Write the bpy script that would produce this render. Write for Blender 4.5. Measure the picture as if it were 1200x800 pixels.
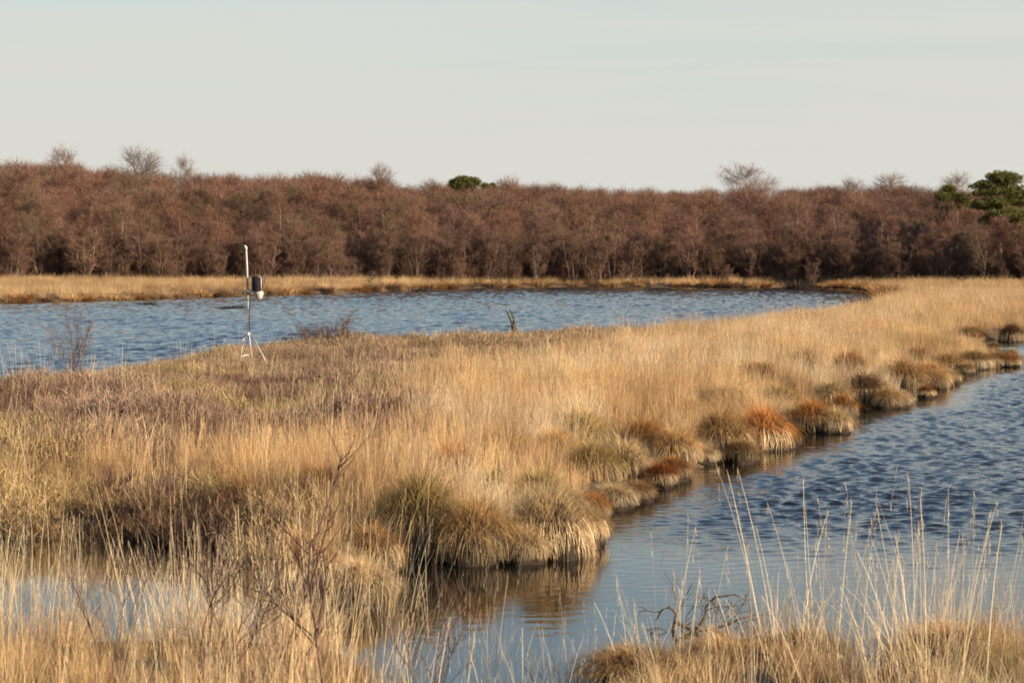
import bpy, math, random
import numpy as np

# ------------------------------------------------------------------ scene, camera, sky, sun
for o in list(bpy.data.objects):
    bpy.data.objects.remove(o)
SC = bpy.context.scene
COL = SC.collection
R = math.radians
H, F, HY = 2.6, 2706.0, 290.0          # eye height over the water (m), focal length and horizon row (in 1200 px wide units)

cam = bpy.data.cameras.new('camera')
cam.sensor_width = 36.0
cam.lens = 36.0 * F / 1200.0
cam.shift_y = -(400.0 - HY) / 1200.0
cam.clip_start, cam.clip_end = 0.2, 9000.0
cam.dof.use_dof = True
cam.dof.focus_distance = 40.0
cam.dof.aperture_fstop = 9.0
camo = bpy.data.objects.new('camera', cam)
camo.location = (0, 0, H)
camo.rotation_euler = (R(90), 0, 0)
COL.objects.link(camo)
SC.camera = camo

SUN_AZ, SUN_EL = 121.0, 19.0           # clockwise from the view direction: low sun from the right, a little behind
world = bpy.data.worlds.new('World')
SC.world = world
world.use_nodes = True
wn, wl = world.node_tree.nodes, world.node_tree.links
bg = wn['Background']
bg.inputs['Strength'].default_value = 0.085
sky = wn.new('ShaderNodeTexSky')
sky.sky_type = 'NISHITA'
sky.sun_disc = False
sky.sun_elevation = R(SUN_EL)
sky.sun_rotation = R(SUN_AZ)
sky.dust_density = 0.6
sky.ozone_density = 4.0
sky.air_density = 1.25
def wmath(op, a, b=None, clamp=False):
    n = wn.new('ShaderNodeMath'); n.operation = op; n.use_clamp = clamp
    for i, v in enumerate((a, b)):
        if v is None: continue
        if isinstance(v, (int, float)): n.inputs[i].default_value = v
        else: wl.new(v, n.inputs[i])
    return n.outputs[0]
tc = wn.new('ShaderNodeTexCoord')
sep = wn.new('ShaderNodeSeparateXYZ'); wl.new(tc.outputs['Generated'], sep.inputs[0])
zz = wmath('MAXIMUM', sep.outputs['Z'], 0.0)
zd = wmath('ADD', zz, 0.03)
cu = wmath('DIVIDE', sep.outputs['X'], zd)
cv = wmath('DIVIDE', sep.outputs['Y'], zd)
cmb = wn.new('ShaderNodeCombineXYZ'); wl.new(cu, cmb.inputs[0]); wl.new(cv, cmb.inputs[1])
mp = wn.new('ShaderNodeMapping'); wl.new(cmb.outputs[0], mp.inputs[0])
mp.inputs['Scale'].default_value = (0.34, 0.55, 1); mp.inputs['Rotation'].default_value = (0, 0, R(12)); mp.inputs['Location'].default_value = (0.4, 5.2, 0)
cn = wn.new('ShaderNodeTexNoise'); wl.new(mp.outputs[0], cn.inputs['Vector'])
cn.inputs['Scale'].default_value = 1.0; cn.inputs['Detail'].default_value = 6.0; cn.inputs['Roughness'].default_value = 0.55; cn.inputs['Distortion'].default_value = 0.6
# veil of thin high cloud: optical depth over the sine of the elevation, thicker and thinner with the noise
tau = wmath('MULTIPLY', wmath('MAXIMUM', wmath('SUBTRACT', cn.outputs['Fac'], 0.42), 0.0), 0.8)
dep = wmath('DIVIDE', tau, wmath('ADD', zz, 0.012))
clear = wmath('POWER', 2.71828, wmath('MULTIPLY', dep, -1.0))
hz = wmath('POWER', 2.71828, wmath('MULTIPLY', wmath('POWER', wmath('DIVIDE', zz, 0.16), 2.0), -1.0))   # haze low over the horizon
veil = wmath('SUBTRACT', 1.0, wmath('MULTIPLY', clear, wmath('SUBTRACT', 1.0, wmath('MULTIPLY', hz, 0.97))), True)
mixc = wn.new('ShaderNodeMix'); mixc.data_type = 'RGBA'
wl.new(veil, mixc.inputs['Factor'])
shs = wn.new('ShaderNodeHueSaturation'); shs.inputs['Saturation'].default_value = 1.25
wl.new(sky.outputs['Color'], shs.inputs['Color'])
wl.new(shs.outputs['Color'], mixc.inputs['A'])
mixc.inputs['B'].default_value = (4.62, 4.58, 4.27, 1)
wl.new(mixc.outputs['Result'], bg.inputs['Color'])

sun = bpy.data.lights.new('sun', 'SUN')
sun.energy = 5.0
sun.angle = R(0.7)
sun.color = (1.0, 0.83, 0.62)
suno = bpy.data.objects.new('sun', sun)
a, e = R(SUN_AZ), R(SUN_EL)
from mathutils import Vector
sd = Vector((math.sin(a) * math.cos(e), math.cos(a) * math.cos(e), math.sin(e)))
suno.rotation_euler = sd.to_track_quat('Z', 'Y').to_euler()
suno.location = sd * 60
COL.objects.link(suno)

vs = SC.view_settings
vs.view_transform = 'Standard'; vs.look = 'None'; vs.exposure = 0.85; vs.gamma = 1.0
vs.use_curve_mapping = False
SC.render.engine = 'CYCLES'
cy = SC.cycles
cy.use_denoising = True
cy.denoiser = 'OPENIMAGEDENOISE'
cy.max_bounces = 5; cy.diffuse_bounces = 2; cy.glossy_bounces = 3; cy.transmission_bounces = 2; cy.transparent_max_bounces = 4
cy.caustics_reflective = False; cy.caustics_refractive = False
cy.filter_width = 1.7
cy.sample_clamp_indirect = 4.0

# ------------------------------------------------------------------ helpers
def P(px, py, z=0.0):                      # the point of the level z that the photograph shows at a pixel
    D = (H - z) * F / (py - HY)
    return ((px - 600.0) / F * D, D)

def vhash(ix, iy, seed):
    n = (ix.astype(np.int64) * 374761393 + iy.astype(np.int64) * 668265263 + seed * 974711) & 0x7fffffff
    n = ((n ^ (n >> 13)) * 1274126177) & 0x7fffffff
    return ((n ^ (n >> 16)) & 0xffff) / 65535.0
def vnoise(x, y, s=1.0, seed=0):
    x = np.asarray(x, float) / s; y = np.asarray(y, float) / s
    ix, iy = np.floor(x), np.floor(y); fx, fy = x - ix, y - iy
    fx = fx * fx * (3 - 2 * fx); fy = fy * fy * (3 - 2 * fy)
    a = vhash(ix, iy, seed); b = vhash(ix + 1, iy, seed); c = vhash(ix, iy + 1, seed); d = vhash(ix + 1, iy + 1, seed)
    return (a * (1 - fx) + b * fx) * (1 - fy) + (c * (1 - fx) + d * fx) * fy
def fbm(x, y, s, seed=0):
    return 0.55 * vnoise(x, y, s, seed) + 0.29 * vnoise(x, y, s / 2.1, seed + 7) + 0.16 * vnoise(x, y, s / 4.3, seed + 13)
def sstep(a, b, x):
    t = np.clip((np.asarray(x, float) - a) / (b - a), 0, 1)
    return t * t * (3 - 2 * t)

def quads_mesh(name, V, Q, mats=(), fm=None, smooth=True):
    me = bpy.data.meshes.new(name)
    V = np.ascontiguousarray(V, np.float32); Q = np.ascontiguousarray(Q, np.int32)
    me.vertices.add(len(V)); me.vertices.foreach_set('co', V.ravel())
    me.loops.add(Q.size); me.loops.foreach_set('vertex_index', Q.ravel())
    me.polygons.add(len(Q)); me.polygons.foreach_set('loop_start', np.arange(0, Q.size, 4, dtype=np.int32))
    if smooth: me.polygons.foreach_set('use_smooth', np.ones(len(Q), bool))
    for m in mats: me.materials.append(m)
    if fm is not None: me.polygons.foreach_set('material_index', np.asarray(fm, np.int32))
    me.update(calc_edges=True); me.validate()
    return me

class Geo:                                  # collects quads
    def __init__(s): s.V, s.Q, s.M, s.n = [], [], [], 0
    def add(s, V, Q, m=0):
        V = np.asarray(V, float).reshape(-1, 3); Q = np.asarray(Q, int).reshape(-1, 4)
        s.V.append(V); s.Q.append(Q + s.n); s.M.append(np.full(len(Q), m)); s.n += len(V)
        return s
    def mesh(s, name, mats=(), smooth=True):
        return quads_mesh(name, np.concatenate(s.V), np.concatenate(s.Q), mats, np.concatenate(s.M), smooth)

def tube(g, pts, rad, n=6, m=0, cap=True):  # a bent, tapering tube
    pts = np.asarray(pts, float); rad = np.broadcast_to(np.asarray(rad, float), (len(pts),))
    T = np.gradient(pts, axis=0); T /= np.linalg.norm(T, axis=1)[:, None] + 1e-9
    ref = np.array([0.31, 0.17, 0.93]) if abs(T[0][2]) < 0.9 else np.array([1.0, 0.1, 0])
    U = np.cross(T, ref); U /= np.linalg.norm(U, axis=1)[:, None] + 1e-9
    W = np.cross(T, U)
    an = np.linspace(0, 2 * np.pi, n, endpoint=False)
    V = pts[:, None, :] + rad[:, None, None] * (np.cos(an)[None, :, None] * U[:, None, :] + np.sin(an)[None, :, None] * W[:, None, :])
    k = len(pts)
    i, j = np.meshgrid(np.arange(k - 1), np.arange(n), indexing='ij'); j2 = (j + 1) % n
    Q = np.stack([i * n + j, i * n + j2, (i + 1) * n + j2, (i + 1) * n + j], -1).reshape(-1, 4)
    V = V.reshape(-1, 3)
    if cap:
        c0, c1 = len(V), len(V) + 1
        V = np.vstack([V, pts[0], pts[-1]])
        ex = []
        for q in range(0, n, 2):
            ex.append([c0, (q + 2) % n, (q + 1) % n, q]); b = (k - 1) * n
            ex.append([c1, b + q, b + (q + 1) % n, b + (q + 2) % n])
        Q = np.vstack([Q, ex])
    g.add(V, Q, m)

def blades(g, base, az, th0, th1, L, w, segs=4, twist=None, power=1.3, m=0, taper=0.12, waz=0.0):
    # N ribbons: start angle th0 from the vertical, bending to th1 at the tip
    base = np.asarray(base, float); N = len(base)
    L = np.broadcast_to(L, (N,)); w = np.broadcast_to(w, (N,)); th0 = np.broadcast_to(th0, (N,)); th1 = np.broadcast_to(th1, (N,))
    pos = base.copy(); rows = []
    tw = az + np.pi / 2 + (twist if twist is not None else 0)
    wd = np.stack([np.cos(tw), np.sin(tw), np.zeros(N)], -1)
    for k in range(segs + 1):
        s = k / segs
        ww = w * (1 - (1 - taper) * s ** 1.6) * 0.5
        rows.append(pos - wd * ww[:, None]); rows.append(pos + wd * ww[:, None])
        if k < segs:
            t = th0 + (th1 - th0) * ((s + 0.5 / segs) ** power)
            a2 = az + waz * s
            pos = pos + (L / segs)[:, None] * np.stack([np.sin(t) * np.cos(a2), np.sin(t) * np.sin(a2), np.cos(t)], -1)
    V = np.stack(rows, 1)                   # N, 2(segs+1), 3
    idx = np.arange(N)[:, None] * (2 * (segs + 1))
    Q = []
    for k in range(segs):
        Q.append(np.stack([idx[:, 0] + 2 * k, idx[:, 0] + 2 * k + 1, idx[:, 0] + 2 * k + 3, idx[:, 0] + 2 * k + 2], -1))
    g.add(V.reshape(-1, 3), np.concatenate(Q), m)
    return pos

def strips(g, A, B, w, rng, m=0, bend=0.0):  # N two-piece twigs from A to B
    A = np.asarray(A, float); B = np.asarray(B, float); N = len(A)
    d = B - A; L = np.linalg.norm(d, axis=1)[:, None]
    r = rng.normal(size=(N, 3)); s = np.cross(d, r); s /= np.linalg.norm(s, axis=1)[:, None] + 1e-9
    Mid = (A + B) / 2 + rng.normal(size=(N, 3)) * L * bend
    w = np.broadcast_to(w, (N,))[:, None] * 0.5
    V = np.stack([A - s * w, A + s * w, Mid - s * w * .75, Mid + s * w * .75, B - s * w * .3, B + s * w * .3], 1).reshape(-1, 3)
    i = np.arange(N) * 6
    Q = np.concatenate([np.stack([i, i + 1, i + 3, i + 2], -1), np.stack([i + 2, i + 3, i + 5, i + 4], -1)])
    g.add(V, Q, m)

def obj(name, me, parent=None, mat=None, loc=None):
    o = bpy.data.objects.new(name, me); COL.objects.link(o)
    if parent is not None: o.parent = parent
    if mat is not None: me.materials.append(mat)
    if loc is not None: o.location = loc
    return o
def tag(o, label=None, cat=None, group=None, kind=None):
    if label: o['label'] = label
    if cat: o['category'] = cat
    if group: o['group'] = group
    if kind: o['kind'] = kind
    return o
def empty(name, loc, rz=0.0):
    o = bpy.data.objects.new(name, None); COL.objects.link(o)
    o.location = loc; o.rotation_euler = (0, 0, rz); o.empty_display_size = 0.2
    return o

# ------------------------------------------------------------------ materials
def newmat(name):
    m = bpy.data.materials.new(name); m.use_nodes = True
    return m, m.node_tree.nodes, m.node_tree.links
def principled(name, col, rough=0.8, metal=0.0, var=0.12, scale=8.0, bump=0.0):
    m, n, l = newmat(name)
    b = n['Principled BSDF']; b.inputs['Roughness'].default_value = rough; b.inputs['Metallic'].default_value = metal
    t = n.new('ShaderNodeTexCoord'); nz = n.new('ShaderNodeTexNoise'); nz.inputs['Scale'].default_value = scale; nz.inputs['Detail'].default_value = 6
    l.new(t.outputs['Object'], nz.inputs['Vector'])
    hs = n.new('ShaderNodeHueSaturation'); hs.inputs['Color'].default_value = (*col, 1)
    mr = n.new('ShaderNodeMapRange'); mr.inputs['From Min'].default_value = .3; mr.inputs['From Max'].default_value = .7
    mr.inputs['To Min'].default_value = 1 - var * 2; mr.inputs['To Max'].default_value = 1 + var * 2
    l.new(nz.outputs['Fac'], mr.inputs['Value']); l.new(mr.outputs[0], hs.inputs['Value']); l.new(hs.outputs[0], b.inputs['Base Color'])
    if bump:
        bp = n.new('ShaderNodeBump'); bp.inputs['Strength'].default_value = bump; bp.inputs['Distance'].default_value = 0.02
        l.new(nz.outputs['Fac'], bp.inputs['Height']); l.new(bp.outputs[0], b.inputs['Normal'])
    return m
def leafy(name, col=None, source='INSTANCER', var=0.22, transl=0.3, hue=0.015):
    # straw, leaf and twig: diffuse plus some light let through; colour from the plant's own tint
    m, n, l = newmat(name)
    n.remove(n['Principled BSDF']); out = n['Material Output']
    oi = n.new('ShaderNodeObjectInfo')
    if source == 'INSTANCER':
        at = n.new('ShaderNodeAttribute'); at.attribute_type = 'INSTANCER'; at.attribute_name = 'tint'; csrc = at.outputs['Color']
    elif source == 'OBJECT':
        csrc = oi.outputs['Color']
    else:
        rg = n.new('ShaderNodeRGB'); rg.outputs[0].default_value = (*col, 1); csrc = rg.outputs[0]
    geo = n.new('ShaderNodeNewGeometry')
    hs = n.new('ShaderNodeHueSaturation'); l.new(csrc, hs.inputs['Color'])
    mr = n.new('ShaderNodeMapRange'); mr.inputs['To Min'].default_value = 1 - var * 1.6; mr.inputs['To Max'].default_value = 1 + var * 1.6
    l.new(geo.outputs['Random Per Island'], mr.inputs['Value'])
    m2 = n.new('ShaderNodeMapRange'); m2.inputs['To Min'].default_value = 1 - var * .7; m2.inputs['To Max'].default_value = 1 + var * .7
    l.new(oi.outputs['Random'], m2.inputs['Value'])
    mu = n.new('ShaderNodeMath'); mu.operation = 'MULTIPLY'; l.new(mr.outputs[0], mu.inputs[0]); l.new(m2.outputs[0], mu.inputs[1])
    l.new(mu.outputs[0], hs.inputs['Value'])
    m3 = n.new('ShaderNodeMapRange'); m3.inputs['To Min'].default_value = .5 - hue; m3.inputs['To Max'].default_value = .5 + hue
    l.new(geo.outputs['Random Per Island'], m3.inputs['Value']); l.new(m3.outputs[0], hs.inputs['Hue'])
    d = n.new('ShaderNodeBsdfDiffuse'); l.new(hs.outputs[0], d.inputs['Color'])
    if transl > 0:
        t = n.new('ShaderNodeBsdfTranslucent'); l.new(hs.outputs[0], t.inputs['Color'])
        mx = n.new('ShaderNodeMixShader'); mx.inputs[0].default_value = transl
        l.new(d.outputs[0], mx.inputs[1]); l.new(t.outputs[0], mx.inputs[2]); l.new(mx.outputs[0], out.inputs['Surface'])
    else:
        l.new(d.outputs[0], out.inputs['Surface'])
    return m

M_STRAW = leafy('straw_blades', transl=0.38)
M_HEATH = leafy('heath_twigs', transl=0.1, var=0.3)
M_TUSS = leafy('tussock_blades', source='OBJECT', var=0.32, transl=0.28)
M_THATCH = leafy('dead_thatch', source='OBJECT', var=0.45, transl=0.12)
M_PEAT = principled('wet_peat', (0.030, 0.020, 0.013), 0.75, var=.3, scale=14, bump=.5)
M_PEAT.node_tree.nodes['Principled BSDF'].inputs['Specular IOR Level'].default_value = 0.12
M_TWIG = leafy('birch_twigs', source='OBJECT', var=0.24, transl=0.0, hue=0.02)
M_TWIGI = leafy('birch_twigs_mass', source='INSTANCER', var=0.24, transl=0.0, hue=0.02)
M_BARK = principled('birch_bark', (0.40, 0.31, 0.245), 0.85, var=.35, scale=5)
M_BARKD = principled('brown_bark', (0.15, 0.10, 0.075), 0.9, var=.3, scale=5)
M_SHRUB = principled('shrub_bark', (0.11, 0.058, 0.040), 0.8, var=.3, scale=20)
M_DEAD = principled('dead_wood', (0.11, 0.075, 0.05), 0.85, var=.4, scale=25, bump=.6)
M_LICHEN = principled('lichened_wood', (0.075, 0.065, 0.035), 0.9, var=.45, scale=16, bump=.7)
M_NEEDLE = leafy('pine_needles', (0.165, 0.155, 0.052), 'RGB', var=0.35, transl=0.12, hue=0.02)
M_PBARK = principled('pine_bark', (0.20, 0.10, 0.055), 0.9, var=.3, scale=6)
M_GALV = principled('galvanised_steel', (0.48, 0.44, 0.40), 0.5, 0.15, var=.08, scale=6)
M_WHITE = principled('white_plastic', (0.48, 0.43, 0.385), 0.45, var=.04, scale=9)
M_BLACK = principled('dark_canister', (0.028, 0.024, 0.026), 0.28, var=.15, scale=9)

# ------------------------------------------------------------------ the two waters
POOL = [P(*q) for q in [(1500, 397), (1300, 396), (1200, 398), (1150, 401), (1146, 408), (1166, 413), (1190, 419), (1192, 430), (1140, 438), (1100, 458),
        (1082, 474), (1040, 480), (1000, 480), (985, 508), (940, 512), (925, 530), (860, 549), (800, 556), (782, 580), (756, 582), (752, 600), (706, 603),
        (684, 655), (600, 664), (490, 664), (474, 690), (468, 714), (400, 716), (368, 702), (305, 668), (200, 643), (100, 636), (0, 632), (-200, 632), (-500, 650),
        (-560, 745), (-400, 774), (-200, 770), (0, 764), (150, 766), (280, 760), (330, 768), (430, 778), (470, 830), (520, 960), (690, 960), (715, 840), (765, 792), (850, 762), (940, 754),
        (990, 775), (1012, 806), (1060, 802), (1120, 775), (1200, 764), (1400, 757), (1900, 742)]] + [(30.0, 17.0), (46.0, 30.0), (48.0, 55.0), (36, 66)]
LAKE = [(-70, 22), (-32, 25), (-17, 30), (-10.5, 35.5), (-8.3, 40.0), (-7.4, 44.5), (-6.8, 50), (-5.2, 53.5), (-4.0, 54.5), (-2.4, 55.5), (-0.7, 58), (0.4, 57.6), (2.2, 59.5), (3.5, 64.0),
        (6.4, 70), (8.3, 76), (11.0, 85), (14.0, 95), (17.5, 108), (20.5, 125), (22.0, 146)] + \
       [P(*q) for q in [(940, 336.2), (880, 337), (740, 336), (690, 335.6), (520, 338), (480, 340), (350, 344.5), (240, 348), (130, 352), (0, 355), (-200, 357)]] + [(-60, 103), (-95, 100)]
def seg_dist(x, y, poly):
    p = np.array(poly); q = np.roll(p, -1, 0)
    best = np.full(x.shape, 1e9); inside = np.zeros(x.shape, bool)
    for (ax, ay), (bx, by) in zip(p, q):
        dx, dy = bx - ax, by - ay
        t = np.clip(((x - ax) * dx + (y - ay) * dy) / (dx * dx + dy * dy + 1e-12), 0, 1)
        best = np.minimum(best, (x - ax - t * dx) ** 2 + (y - ay - t * dy) ** 2)
        c = (ay > y) != (by > y)
        inside ^= c & (x < ax + (y - ay) / (dy if abs(dy) > 1e-9 else 1e-9) * dx)
    return np.sqrt(best) * np.where(inside, -1, 1)
def shore(x, y):                            # metres to the nearest water, negative in the water
    x = np.asarray(x, float); y = np.asarray(y, float)
    return np.minimum(seg_dist(x, y, POOL), seg_dist(x, y, LAKE))
def ground_z(x, y, d=None):
    x = np.asarray(x, float); y = np.asarray(y, float)
    if d is None: d = shore(x, y)
    d = d - np.where((y > 18.0) & (y < 70) & (d < 1.2), .28 + .5 * vnoise(x, y, .8, 17) * sstep(1.2, .6, d), 0)   # the water bites in between the tussocks
    z = np.where(d < 0, -0.55 * sstep(0.0, 0.7, -d) - 0.02, -0.02 + 0.14 * sstep(0, 0.25, d) + 0.14 * sstep(0.2, 2.5, d))
    z = z + sstep(0.1, 1.0, d) * (0.16 * (fbm(x, y, 1.6, 3) - 0.45) + 0.10 * (vnoise(x, y, 0.55, 5) - 0.5))
    z = z + 0.25 * sstep(5, 40, d) * sstep(100, 150, y)
    # the weather mast stands on a low flat
    k = np.clip(1.3 * np.exp(-((x + 5.0) ** 2 + (y - 44.0) ** 2) / 1.4), 0, 1)
    return z * (1 - k) + 0.29 * k

# ------------------------------------------------------------------ ground
gx = np.unique(np.concatenate([np.linspace(-14, 16, 330), np.linspace(-60, 60, 180), np.linspace(-400, 400, 50), np.linspace(-4000, 4000, 26)]))
gy = np.unique(np.concatenate([np.linspace(8, 40, 300), np.linspace(40, 70, 160), np.linspace(70, 220, 150), np.linspace(-60, 8, 30), np.linspace(220, 7000, 40)]))
GX, GY = np.meshgrid(gx, gy)
GZ = ground_z(GX, GY)
nx, ny = len(gx), len(gy)
i, j = np.meshgrid(np.arange(ny - 1), np.arange(nx - 1), indexing='ij')
Q = np.stack([i * nx + j, i * nx + j + 1, (i + 1) * nx + j + 1, (i + 1) * nx + j], -1).reshape(-1, 4)
m, n, l = newmat('bog_litter')
b = n['Principled BSDF']; b.inputs['Roughness'].default_value = 0.95
t = n.new('ShaderNodeTexCoord'); z1 = n.new('ShaderNodeTexNoise'); z1.inputs['Scale'].default_value = 1.3; z1.inputs['Detail'].default_value = 8
z2 = n.new('ShaderNodeTexNoise'); z2.inputs['Scale'].default_value = 30; z2.inputs['Detail'].default_value = 5
l.new(t.outputs['Object'], z1.inputs['Vector']); l.new(t.outputs['Object'], z2.inputs['Vector'])
r1 = n.new('ShaderNodeValToRGB'); cr = r1.color_ramp
cr.elements[0].position = .32; cr.elements[0].color = (.035, .022, .012, 1); cr.elements[1].position = .68; cr.elements[1].color = (.16, .10, .05, 1)
el = cr.elements.new(.5); el.color = (.085, .055, .025, 1)
l.new(z1.outputs['Fac'], r1.inputs[0])
mx = n.new('ShaderNodeMix'); mx.data_type = 'RGBA'; mx.blend_type = 'OVERLAY'; mx.inputs['Factor'].default_value = .7
l.new(r1.outputs[0], mx.inputs['A']); l.new(z2.outputs['Fac'], mx.inputs['B']); l.new(mx.outputs['Result'], b.inputs['Base Color'])
bp = n.new('ShaderNodeBump'); bp.inputs['Strength'].default_value = .8; bp.inputs['Distance'].default_value = .05
l.new(z2.outputs['Fac'], bp.inputs['Height']); l.new(bp.outputs[0], b.inputs['Normal'])
tag(obj('ground', quads_mesh('ground', np.stack([GX, GY, GZ], -1).reshape(-1, 3), Q, [m])), 'brown peaty ground of the bog under the vegetation', 'ground', kind='structure')

# ------------------------------------------------------------------ water
def watermat(name, fine, strength, dist):
    m, n, l = newmat(name)
    b = n['Principled BSDF']
    b.inputs['Base Color'].default_value = (.012, .010, .007, 1); b.inputs['Roughness'].default_value = .04; b.inputs['IOR'].default_value = 1.46
    t = n.new('ShaderNodeTexCoord'); mp = n.new('ShaderNodeMapping'); mp.inputs['Scale'].default_value = (.62, 1, 1); mp.inputs['Rotation'].default_value = (0, 0, R(8))
    l.new(t.outputs['Object'], mp.inputs[0])
    nz = n.new('ShaderNodeTexNoise'); nz.inputs['Scale'].default_value = fine; nz.inputs['Detail'].default_value = 3; nz.inputs['Roughness'].default_value = .5
    l.new(mp.outputs[0], nz.inputs['Vector'])
    at = n.new('ShaderNodeAttribute'); at.attribute_name = 'ripple'
    mu = n.new('ShaderNodeMath'); mu.operation = 'MULTIPLY'; mu.inputs[1].default_value = strength; l.new(at.outputs['Fac'], mu.inputs[0])
    bp = n.new('ShaderNodeBump'); bp.inputs['Distance'].default_value = dist
    l.new(mu.outputs[0], bp.inputs['Strength']); l.new(nz.outputs['Fac'], bp.inputs['Height']); l.new(bp.outputs[0], b.inputs['Normal'])
    return m
def waves(X, Y, rng, lo, hi, count, slope, wind):
    Z = np.zeros_like(X)
    for _ in range(count):
        lam = lo * (hi / lo) ** rng.random(); k = 2 * np.pi / lam
        th = wind + rng.normal() * 0.45
        ph = rng.random() * 6.283 + 1.6 * (vnoise(X, Y, lam * 5, int(rng.integers(1e6))) - .5) * 4
        Z += slope / k * np.sin(k * (X * np.cos(th) + Y * np.sin(th)) + ph)
    return Z * math.sqrt(2.0 / count)
def water(name, xs, ys, amp, label, mat, seed, lo, hi, slope, wind, poly):
    X, Y = np.meshgrid(xs, ys); rng = np.random.default_rng(seed)
    A = amp(X, Y)
    W = waves(X, Y, rng, lo, hi, 36, slope, wind)
    W = W + .6 * np.abs(W)                    # sharper crests, flatter troughs
    W -= W.mean()
    Z = W * A
    nx, ny = len(xs), len(ys)
    i, j = np.meshgrid(np.arange(ny - 1), np.arange(nx - 1), indexing='ij')
    Q = np.stack([i * nx + j, i * nx + j + 1, (i + 1) * nx + j + 1, (i + 1) * nx + j], -1).reshape(-1, 4)
    keep = seg_dist(X, Y, poly).ravel() < 0.8
    Q = Q[keep[Q].any(1)]
    me = quads_mesh(name, np.stack([X, Y, Z], -1).reshape(-1, 3), Q, [mat])
    at = me.attributes.new('ripple', 'FLOAT', 'POINT'); at.data.foreach_set('value', np.clip(A, 0, 1.5).astype(np.float32).ravel())
    tag(obj(name, me), label, 'water', kind='structure')
def pool_amp(X, Y):
    lee = sstep(17.8, 23.5, Y + 0.25 * np.clip(X - 1.5, -1, 6) + 1.3 * (fbm(X, Y, 1.5, 21) - .5))
    near = sstep(0.0, 1.3, -seg_dist(X, Y, POOL))
    return (0.05 + 0.95 * lee) * (0.12 + 0.88 * near) * (0.72 + .55 * fbm(X, Y, 3.0, 33)) * sstep(-3.5, 1.0, X)*.98 + .015
xs = np.concatenate([np.arange(-13, -1, .12), np.arange(-1, 11, .042), np.arange(11, 48, .3)])
ys = [12.5]
while ys[-1] < 70: ys.append(ys[-1] + max(.042, .0018 * ys[-1]))
water('pool_water', xs, np.array(ys), pool_amp, 'rippled dark blue pool water along the grassy bank', watermat('pool_water', 9.0, .55, .05), 5, .13, .28, .20, R(100), POOL)
def lake_amp(X, Y):
    near = sstep(0.0, 4.0, -seg_dist(X, Y, LAKE))
    return (0.35 + .65 * near) * (0.55 + .9 * fbm(X, Y * .5, 7.0, 41)) * .9
xs = np.concatenate([np.arange(-95, -36, .6), np.arange(-36, 26, .10)])
ys = [21.0]
while ys[-1] < 158: ys.append(ys[-1] + max(.10, .0019 * ys[-1]))
water('lake_water', xs, np.array(ys), lake_amp, 'wind-ruffled grey-blue lake in front of the birch wood', watermat('lake_water', 5.0, .5, .08), 6, .30, .66, .14, R(95), LAKE)

# ------------------------------------------------------------------ scattering of what nobody can count
def scatter(name, protos, x, y, z, scl, rz, tint, label, cat, tilt=0.06, seed=0, idx=None):
    rng = np.random.default_rng(seed); N = len(x)
    coll = bpy.data.collections.new(name + '_kinds')
    for k, me in enumerate(protos):
        o = bpy.data.objects.new('%s_kind_%02d' % (name, k), me); coll.objects.link(o)
    me = bpy.data.meshes.new(name)
    me.vertices.add(N); me.vertices.foreach_set('co', np.stack([x, y, z], -1).astype(np.float32).ravel())
    def attr(nm, ty, field, data):
        at = me.attributes.new(nm, ty, 'POINT'); at.data.foreach_set(field, np.ascontiguousarray(data).ravel())
    tl = rng.normal(size=(N, 2)) * tilt
    attr('rot', 'FLOAT_VECTOR', 'vector', np.stack([tl[:, 0], tl[:, 1], rz], -1).astype(np.float32))
    scl = np.asarray(scl, float); scl = scl if scl.ndim == 2 else np.repeat(scl[:, None], 3, 1)
    attr('scl', 'FLOAT_VECTOR', 'vector', scl.astype(np.float32))
    attr('idx', 'INT', 'value', (rng.integers(0, len(protos), N) if idx is None else idx).astype(np.int32))
    attr('tint', 'FLOAT_COLOR', 'color', np.concatenate([np.clip(tint, 0.004, .85), np.ones((N, 1))], 1).astype(np.float32))
    ob = obj(name, me)
    ng = bpy.data.node_groups.new(name + '_scatter', 'GeometryNodeTree')
    ng.interface.new_socket('Geometry', in_out='INPUT', socket_type='NodeSocketGeometry')
    ng.interface.new_socket('Geometry', in_out='OUTPUT', socket_type='NodeSocketGeometry')
    gn, gl = ng.nodes, ng.links
    gi, go = gn.new('NodeGroupInput'), gn.new('NodeGroupOutput')
    ci = gn.new('GeometryNodeCollectionInfo'); ci.inputs['Collection'].default_value = coll
    ci.inputs['Separate Children'].default_value = True; ci.inputs['Reset Children'].default_value = True
    ip = gn.new('GeometryNodeInstanceOnPoints'); ip.inputs['Pick Instance'].default_value = True
    def named(nm, ty):
        a_ = gn.new('GeometryNodeInputNamedAttribute'); a_.data_type = ty; a_.inputs['Name'].default_value = nm
        return a_.outputs['Attribute']
    gl.new(gi.outputs[0], ip.inputs['Points']); gl.new(ci.outputs[0], ip.inputs['Instance'])
    gl.new(named('idx', 'INT'), ip.inputs['Instance Index']); gl.new(named('scl', 'FLOAT_VECTOR'), ip.inputs['Scale'])
    er = gn.new('FunctionNodeEulerToRotation'); gl.new(named('rot', 'FLOAT_VECTOR'), er.inputs[0]); gl.new(er.outputs[0], ip.inputs['Rotation'])
    gl.new(ip.outputs[0], go.inputs[0])
    md = ob.modifiers.new('scatter', 'NODES'); md.node_group = ng
    tag(ob, label, cat, kind='stuff')
    return ob

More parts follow.
